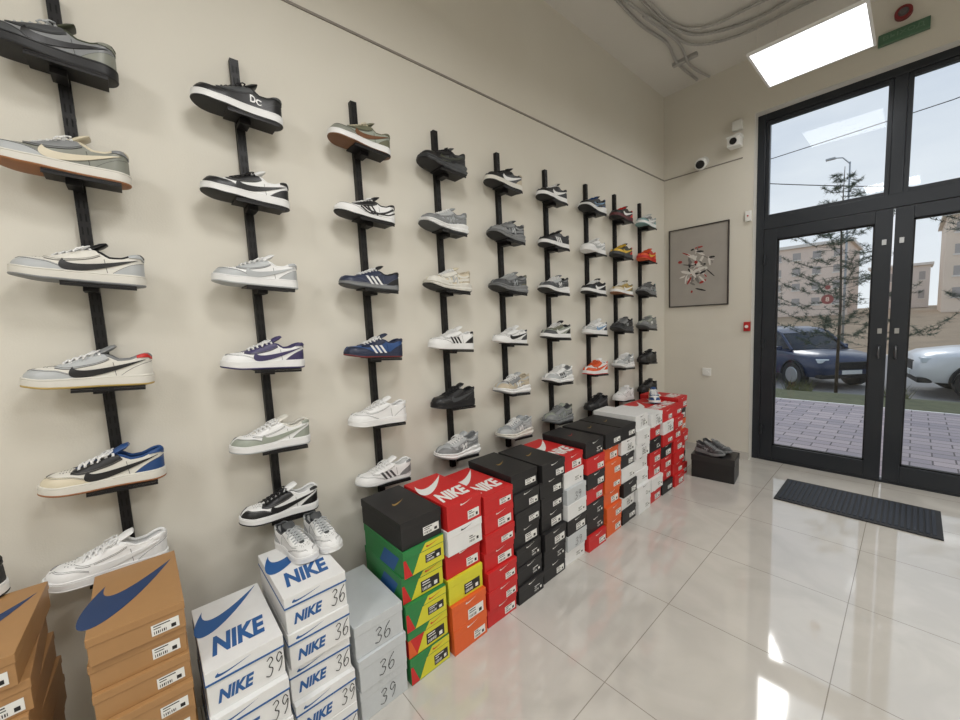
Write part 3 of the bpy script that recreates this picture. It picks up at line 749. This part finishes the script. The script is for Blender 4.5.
make_shoe('court','swoosh','blue, yellow and white','white blue yellow blue yellow white blue blue white',Matrix.Translation((.33,3.28,.6935))@Matrix.Rotation(-pi/2+.5,4,'Z')@SC,'on a red shoe box','sneakers resting on boxes')
# black crate by the wall with shoes
m=MB(); m.box((-.16,-.12,0),(.16,.12,.20)); o=top(obj('storage_box',m.mesh('storage_box',[mat('black_box_card',(24,23,24),.4,0,.1,20)],bevel=.004)),'black storage box on the floor with grey shoes','box')
o.location=(.685,3.68,0); o.rotation_euler=(0,0,.12)
m=MB(); m.box((-.163,-.123,.15),(.163,.123,.203)); obj('box_lid',m.mesh('box_lid',[mat('black_lid',(34,33,34),.35)],bevel=.003),o)
S2=Matrix.Scale(.80,4)
make_shoe('runner','n','grey and silver','grey dgrey dgrey dgrey silver grey dgrey dgrey grey',Matrix.Translation((.66,3.625,.203))@Matrix.Rotation(-.2,4,'Z')@S2,'on a black storage box','sneakers resting on boxes')
make_shoe('runner','n','grey and silver','grey dgrey dgrey dgrey silver grey dgrey dgrey grey',Matrix.Translation((.68,3.735,.203))@Matrix.Rotation(-.1,4,'Z')@S2,'on a black storage box','sneakers resting on boxes')
# ---------------------------------------------------------------- exterior
def brickmat():
    m=bpy.data.materials.new('paving'); m.use_nodes=True; nt=m.node_tree;N=nt.nodes;L=nt.links;b=N['Principled BSDF']
    tc=N.new('ShaderNodeTexCoord');br=N.new('ShaderNodeTexBrick');br.inputs['Scale'].default_value=1;br.inputs['Brick Width'].default_value=.28;br.inputs['Row Height'].default_value=.14
    br.inputs['Mortar Size'].default_value=.006;br.inputs['Color1'].default_value=lin((190,174,174));br.inputs['Color2'].default_value=lin((158,148,152));br.inputs['Mortar'].default_value=lin((104,94,94))
    L.new(tc.outputs['Object'],br.inputs['Vector']);L.new(br.outputs['Color'],b.inputs['Base Color']);b.inputs['Roughness'].default_value=.8;return m
def gplane(name,x0,x1,prof,m,label):
    mb=MB(); mb.grid([[(x0+(x1-x0)*i/20,y,z) for i in range(21)] for y,z in prof]); o=obj(name,mb.mesh(name,[m],fixn=False)); top(o,label,'ground'); o['kind']='stuff'
gplane('paving',-14,18,[(4.53,-.02),(7.7,-.02)],brickmat(),'pinkish grey block paving outside the entrance')
gplane('lawn',-30,34,[(7.7,-.015),(9,-.10),(11,-.42),(13,-.78),(13.6,-.98)],mat('grass',(98,100,70),.95,0,.5,9,.5),'patchy green lawn sloping to the road')
gplane('road',-60,70,[(13.6,-1.0),(26,-1.0)],mat('asphalt',(150,146,142),.9,0,.12,4),'grey asphalt road')
gplane('verge',-90,110,[(26,-.98),(34,-.7),(60,.2),(100,.6)],mat('dry_grass',(164,142,116),.95,0,.35,.8),'brownish dry verge beyond the road')
# cars
def car(col,M,label):
    r=bpy.data.objects.new('car',None); COL.objects.link(r); r.matrix_basis=M; top(r,label,'car')
    paint=mat('car_paint_%d_%d_%d'%col,col,.35,.1,coat=.4); dg=mat('car_glass',(26,30,36),.12); tr=mat('car_trim',(22,22,24),.5)
    b=MB()
    secs=[(-2.25,.50,.95,.74),(-2.15,.36,1.06,.88),(-1.6,.34,1.10,.92),(-.6,.33,1.10,.94),(.4,.33,1.09,.94),(.95,.33,1.08,.93),(1.5,.34,1.03,.92),(2.0,.36,.96,.88),(2.18,.40,.88,.80),(2.26,.46,.76,.70)]
    rows=[]
    for x,zl,zh,w in secs:
        rows.append([(x,-w*.9,zl),(x,-w,zl+.12),(x,-w*1.0,(zl+zh)/2),(x,-w*.97,zh-.08),(x,-w*.86,zh),(x,0,zh+.03),(x,w*.86,zh),(x,w*.97,zh-.08),(x,w,(zl+zh)/2),(x,w,zl+.12),(x,w*.9,zl)])
    b.grid(rows); b.raw(rows[0],[tuple(range(11))]); b.raw(rows[-1],[tuple(range(11))]); b.raw([p for q in rows for p in (q[0],q[-1])],[(2*i,2*i+1,2*i+3,2*i+2) for i in range(len(rows)-1)])
    obj('car_body',b.mesh('car_body',[paint],smooth=True,weld=1e-4,sharp=40),r)
    c=MB(); zr=1.68; zz=1.06
    cs=[(-2.1,zz,zz+.02,.78),(-1.95,zz,zr-.12,.68),(-1.5,zz,zr,.66),(-.2,zz,zr+.03,.67),(.35,zz,zr-.03,.66),(.6,zz,zr-.14,.68),(1.2,zz,zz+.02,.76)]
    rows=[]
    for x,zl,zh,w in cs:
        rows.append([(x,-.84,zl),(x,-w,zh-.04),(x,-w*.85,zh),(x,0,zh+.015),(x,w*.85,zh),(x,w,zh-.04),(x,.84,zl)])
    c.grid(rows); obj('car_window',c.mesh('car_cabin',[dg]),r)
    c=MB(); rr_=[[(x,yy*w,zh+.012+(.015 if yy==0 else 0)) for yy in (-1,-.5,0,.5,1)] for x,zl,zh,w in cs[1:6]]
    c.grid(rr_); obj('car_roof',c.mesh('car_roof',[paint],smooth=True),r)
    c=MB(); q0=cs[0][0]
    for sd in (1,-1):
        c.tube([(1.17,sd*.80,zz+.02),(.58,sd*.70,zr-.12),(.3,sd*.68,zr-.03),(cs[2][0],sd*.68,zr),(q0,sd*.80,zz+.04)],.035,6)
        c.tube([(-.35,sd*.68,zr),(-.4,sd*.86,zz)],.03,6); c.tube([(cs[2][0]+.1,sd*.69,zr-.02),(cs[2][0]-.0,sd*.86,zz)],.07,6)
    obj('window_pillar',c.mesh('window_pillar',[paint]),r)
    R_=.37
    for x in (-1.35,1.38):
        for sd in (1,-1):
            t=MB(); t.cyl((x,sd*.72,R_),(x,sd*.955,R_),R_,n=28); o=obj('wheel',t.mesh('wheel',[tr]),r)
            t=MB(); t.cyl((x,sd*.95,R_),(x,sd*.965,R_),.24,.22,n=20)
            obj('wheel_rim',t.mesh('wheel_rim',[steel]),o)
            t=MB(); t.tube([(x+math.cos(a)*(R_+.05),sd*.93,R_+math.sin(a)*(R_+.05)) for a in [pi*i/12 for i in range(13)]],.035,6); obj('wheel_arch',t.mesh('wheel_arch',[tr]),r)
    e=.1
    t=MB(); t.box((2.08,-.45,.48+e),(2.265,.45,.70+e)); obj('grille',t.mesh('grille',[tr],bevel=.02),r)
    t=MB(); t.box((2.02,-.80,.34),(2.25,.80,.46)); obj('bumper',t.mesh('bumper',[tr],bevel=.03),r)
    for sd in (1,-1):
        t=MB(); t.box((1.95,sd*.68-.13,.68+e),(2.2,sd*.68+.13,.79+e)); obj('headlight',t.mesh('headlight',[mat('headlight_glass',(220,226,230),.15)],bevel=.02),r)
        t=MB(); t.box((.75,sd*.98-.08,zz),(.92,sd*.98+.08,zz+.12)); obj('side_mirror',t.mesh('side_mirror',[paint],bevel=.02),r)
    t=MB(); t.box((2.225,-.26,.46),(2.275,.26,.57)); obj('number_plate',t.mesh('number_plate',[wp]),r)
car((40,52,82),Matrix.Translation((-1.0,16.6,-.999))@Matrix.Rotation(math.radians(-44),4,'Z')@Matrix.Scale(1.03,4),'dark blue SUV parked on the road')
car((226,226,226),Matrix.Translation((4.3,15.9,-.999))@Matrix.Rotation(math.radians(190),4,'Z')@Matrix.Scale(1.16,4),'white SUV parked on the road')
car((60,62,66),Matrix.Translation((-7.5,22.5,-.999))@Matrix.Rotation(math.radians(-10),4,'Z'),'dark grey car parked on the road')
# buildings
def building(x0,x1,y,zb,zt,depth,col,label,n,fl):
    mb=MB(); mb.box((x0,y,zb),(x1,y+depth,zt)); mb.box((x0-.3,y-.3,zt),(x1+.3,y+depth+.3,zt+.35),2)
    for i in range(n):
        for f in range(fl):
            cx=x0+(x1-x0)*(i+.5)/n; cz=1.2+(zt-1.2)*(f+.45)/fl; w=(x1-x0)/n*.20; h=(zt-1.2)/fl*.22
            mb.box((cx-w,y-.05,cz-h),(cx+w,y+.02,cz+h),1); mb.box((cx-w-.1,y-.10,cz-h-.15),(cx+w+.1,y+.01,cz-h),2)
    top(obj('building',mb.mesh('building',[mat('facade_%d'%col[0],col,.85,0,.08,.5),mat('building_window',(170,164,160),.3),mat('building_trim',(228,222,214),.8)])),label,'building')
building(-30,-3.5,62,.24,8.6,12,(230,212,198),'pale beige low apartment building with windows',14,4)
building(3.5,44,60,.21,9.5,12,(229,212,194),'beige brick apartment building with windows',20,4)
building(-3,3,85,.5,6.5,8,(224,212,202),'distant pale beige building with windows',4,2)
# conifer trees
bark=mat('bark',(84,72,62),.9,0,.3,20,.4)
def conifer(x,y,z,H,seed,dens,label,foli=(78,90,74),spread=.28,den=1.0):
    rr=random.Random(seed); r=bpy.data.objects.new('pine_tree',None); COL.objects.link(r); r.location=(x,y,z); top(r,label,'tree','trees outside')
    t=MB(); t.tube([(0,0,0),(.02,0,H*.4),(-.02,.01,H*.75),(0,0,H)],[.032,.022,.013,.005],8); obj('trunk',t.mesh('trunk',[bark],smooth=True),r)
    b=MB(); f=MB()
    for i in range(dens):
        k=i/dens; zz=H*(.20+.78*k); a=i*2.4+rr.uniform(-.4,.4); ln_=(1-k)**.7*H*spread*(.6+.6*rr.random())+.10
        e=Vector((math.cos(a)*ln_,math.sin(a)*ln_,zz+ln_*rr.uniform(.05,.5))); s_=Vector((0,0,zz)); mid=(s_+e)/2+Vector((0,0,-.12*ln_))
        b.tube([s_,mid,e],[.005,.003,.0015],5)
        tips=[(mid,(mid+e)/2,e),(mid,(mid+e)/2,e)]
        for q in range(5):
            u=.35+.13*q; p=s_.lerp(e,u)-Vector((0,0,.10*ln_)); d=Vector((rr.uniform(-1,1),rr.uniform(-1,1),rr.uniform(-.2,.6))).normalized()*ln_*.34
            b.tube([p,p+d*.5,p+d],[.002,.0015,.001],4); tips.append((p+d*.2,p+d*.6,p+d))
        for (A_,B_,C_) in tips:
            for q in range(int((34*(C_-A_).length+7)*den)):
                u=rr.random(); p=A_.lerp(B_,u*2) if u<.5 else B_.lerp(C_,u*2-1)
                for w in range(3):
                    d=Vector((rr.uniform(-1,1),rr.uniform(-1,1),rr.uniform(-.6,.9))).normalized()*(.05+.06*rr.random()); n=d.orthogonal().normalized()*.0042
                    f.raw([p-n,p+n,p+d],[(0,1,2)])
    obj('branches',b.mesh('branches',[bark]),r); o=obj('needles',f.mesh('needles',[mat('needles_%d'%foli[0],foli,.9)],fixn=False),r)
conifer(.72,11.2,-.45,4.7,1,52,'young pine tree on the lawn')
conifer(-5.4,14.6,-.999,3.6,2,40,'small pine tree by the road')
conifer(3.2,9.5,-.17,5.6,4,56,'tall pine tree with dark needles',(62,74,62),.22,1.2)
# street lamp
m=MB(); m.tube([(0,0,0),(0,0,5),(0,0,10)],[.06,.05,.035],10); r=top(obj('street_lamp',m.mesh('lamp_post',[mat('galvanised',(170,174,178),.5,.4)],smooth=True)),'tall grey street lamp by the road','street lamp'); r.location=(-.9,30,-.84)
m=MB(); m.tube([(0,0,9.9),(-.3,0,10.3),(-.7,0,10.40)],.03,8); m.box((-1.0,-.10,10.34),(-.6,.10,10.43)); obj('lamp_head',m.mesh('lamp_head',[mat('galvanised',(170,174,178),.5,.4)]),r)
for pts in ([(-30,26,12.5),(-8,25,9.0),(3,24,9.2),(20,23,13.5)],[(-9,20,11.5),(-4,21,7.5),(2,22,5.5)]):
    m=MB(); pv=[]
    for i in range(41):
        t=i/40*(len(pts)-1); j=min(int(t),len(pts)-2); u=t-j; a,b=Vector(pts[j]),Vector(pts[j+1]); pv.append(a.lerp(b,u)-Vector((0,0,.25*math.sin(pi*i/40))))
    m.tube(pv,.018,5); top(obj('power_line',m.mesh('power_line',[bp_])),'thin black overhead cable against the sky','cable','overhead cables')
for i,(x,y) in enumerate(((-.2,9.2),(.3,9.8),(1.6,9.4),(2.6,9.1))):
    rr=random.Random(i+20); m=MB()
    for k in range(90):
        a=rr.uniform(0,2*pi); l=.12+.22*rr.random(); d=Vector((math.cos(a)*.5,math.sin(a)*.5,1)).normalized()*l; n=d.orthogonal().normalized()*.008
        o_=Vector((rr.uniform(-.2,.2),rr.uniform(-.12,.12),0)); m.raw([o_-n,o_+n,o_+d],[(0,1,2)])
    o=top(obj('grass_tuft',m.mesh('grass_tuft',[mat('tuft',(112,114,76),.9)],fixn=False)),'tuft of long grass on the lawn','plant','grass tufts'); o['kind']='stuff'; o.location=(x,y,-.12-.16*(y-9))
# ---------------------------------------------------------------- world + sun
w=bpy.data.worlds.new('sky'); S.world=w; w.use_nodes=True; N=w.node_tree.nodes; L=w.node_tree.links; bg=N['Background']
tc=N.new('ShaderNodeTexCoord');sp=N.new('ShaderNodeSeparateXYZ');rp_=N.new('ShaderNodeValToRGB');nz=N.new('ShaderNodeTexNoise');nz.inputs['Scale'].default_value=2.2;nz.inputs['Detail'].default_value=6
mp=N.new('ShaderNodeMapping');mp.inputs['Scale'].default_value=(1,1,3.5)
rp_.color_ramp.elements[0].position=.0;rp_.color_ramp.elements[0].color=lin((232,234,236));rp_.color_ramp.elements[1].position=.6;rp_.color_ramp.elements[1].color=lin((160,178,204))
L.new(tc.outputs['Generated'],sp.inputs[0]);L.new(sp.outputs['Z'],rp_.inputs[0]);L.new(tc.outputs['Generated'],mp.inputs[0]);L.new(mp.outputs[0],nz.inputs['Vector'])
mx=N.new('ShaderNodeMix');mx.data_type='RGBA';cr=N.new('ShaderNodeValToRGB');cr.color_ramp.elements[0].position=.42;cr.color_ramp.elements[1].position=.66;cr.color_ramp.elements[1].color=(.8,.8,.8,1)
L.new(nz.outputs['Fac'],cr.inputs[0]);L.new(cr.outputs[0],mx.inputs[0]);L.new(rp_.outputs[0],mx.inputs[6]);mx.inputs[7].default_value=lin((230,234,238))
L.new(mx.outputs[2],bg.inputs['Color']);bg.inputs['Strength'].default_value=1.2
su=bpy.data.lights.new('sun','SUN');su.energy=.8;su.angle=.3;su.color=(1,.96,.91);so=bpy.data.objects.new('sun',su);COL.objects.link(so);so.rotation_euler=(math.radians(50),0,math.radians(200))
# ---------------------------------------------------------------- camera
F=387.0
Yc=Vector((436,59,-F)).normalized(); Xc=-Vector((-347,21,-F)).normalized(); Xc=(Xc-Yc*Xc.dot(Yc)).normalized(); Zc=Xc.cross(Yc)
R=Matrix((Xc,Yc,Zc))
cd=bpy.data.cameras.new('camera'); cd.sensor_width=36; cd.lens=F/960*36; cd.clip_start=.05; cd.clip_end=300
co=bpy.data.objects.new('camera',cd); COL.objects.link(co); co.matrix_world=Matrix.Translation((1.8,0,1.44))@R.to_4x4(); S.camera=co
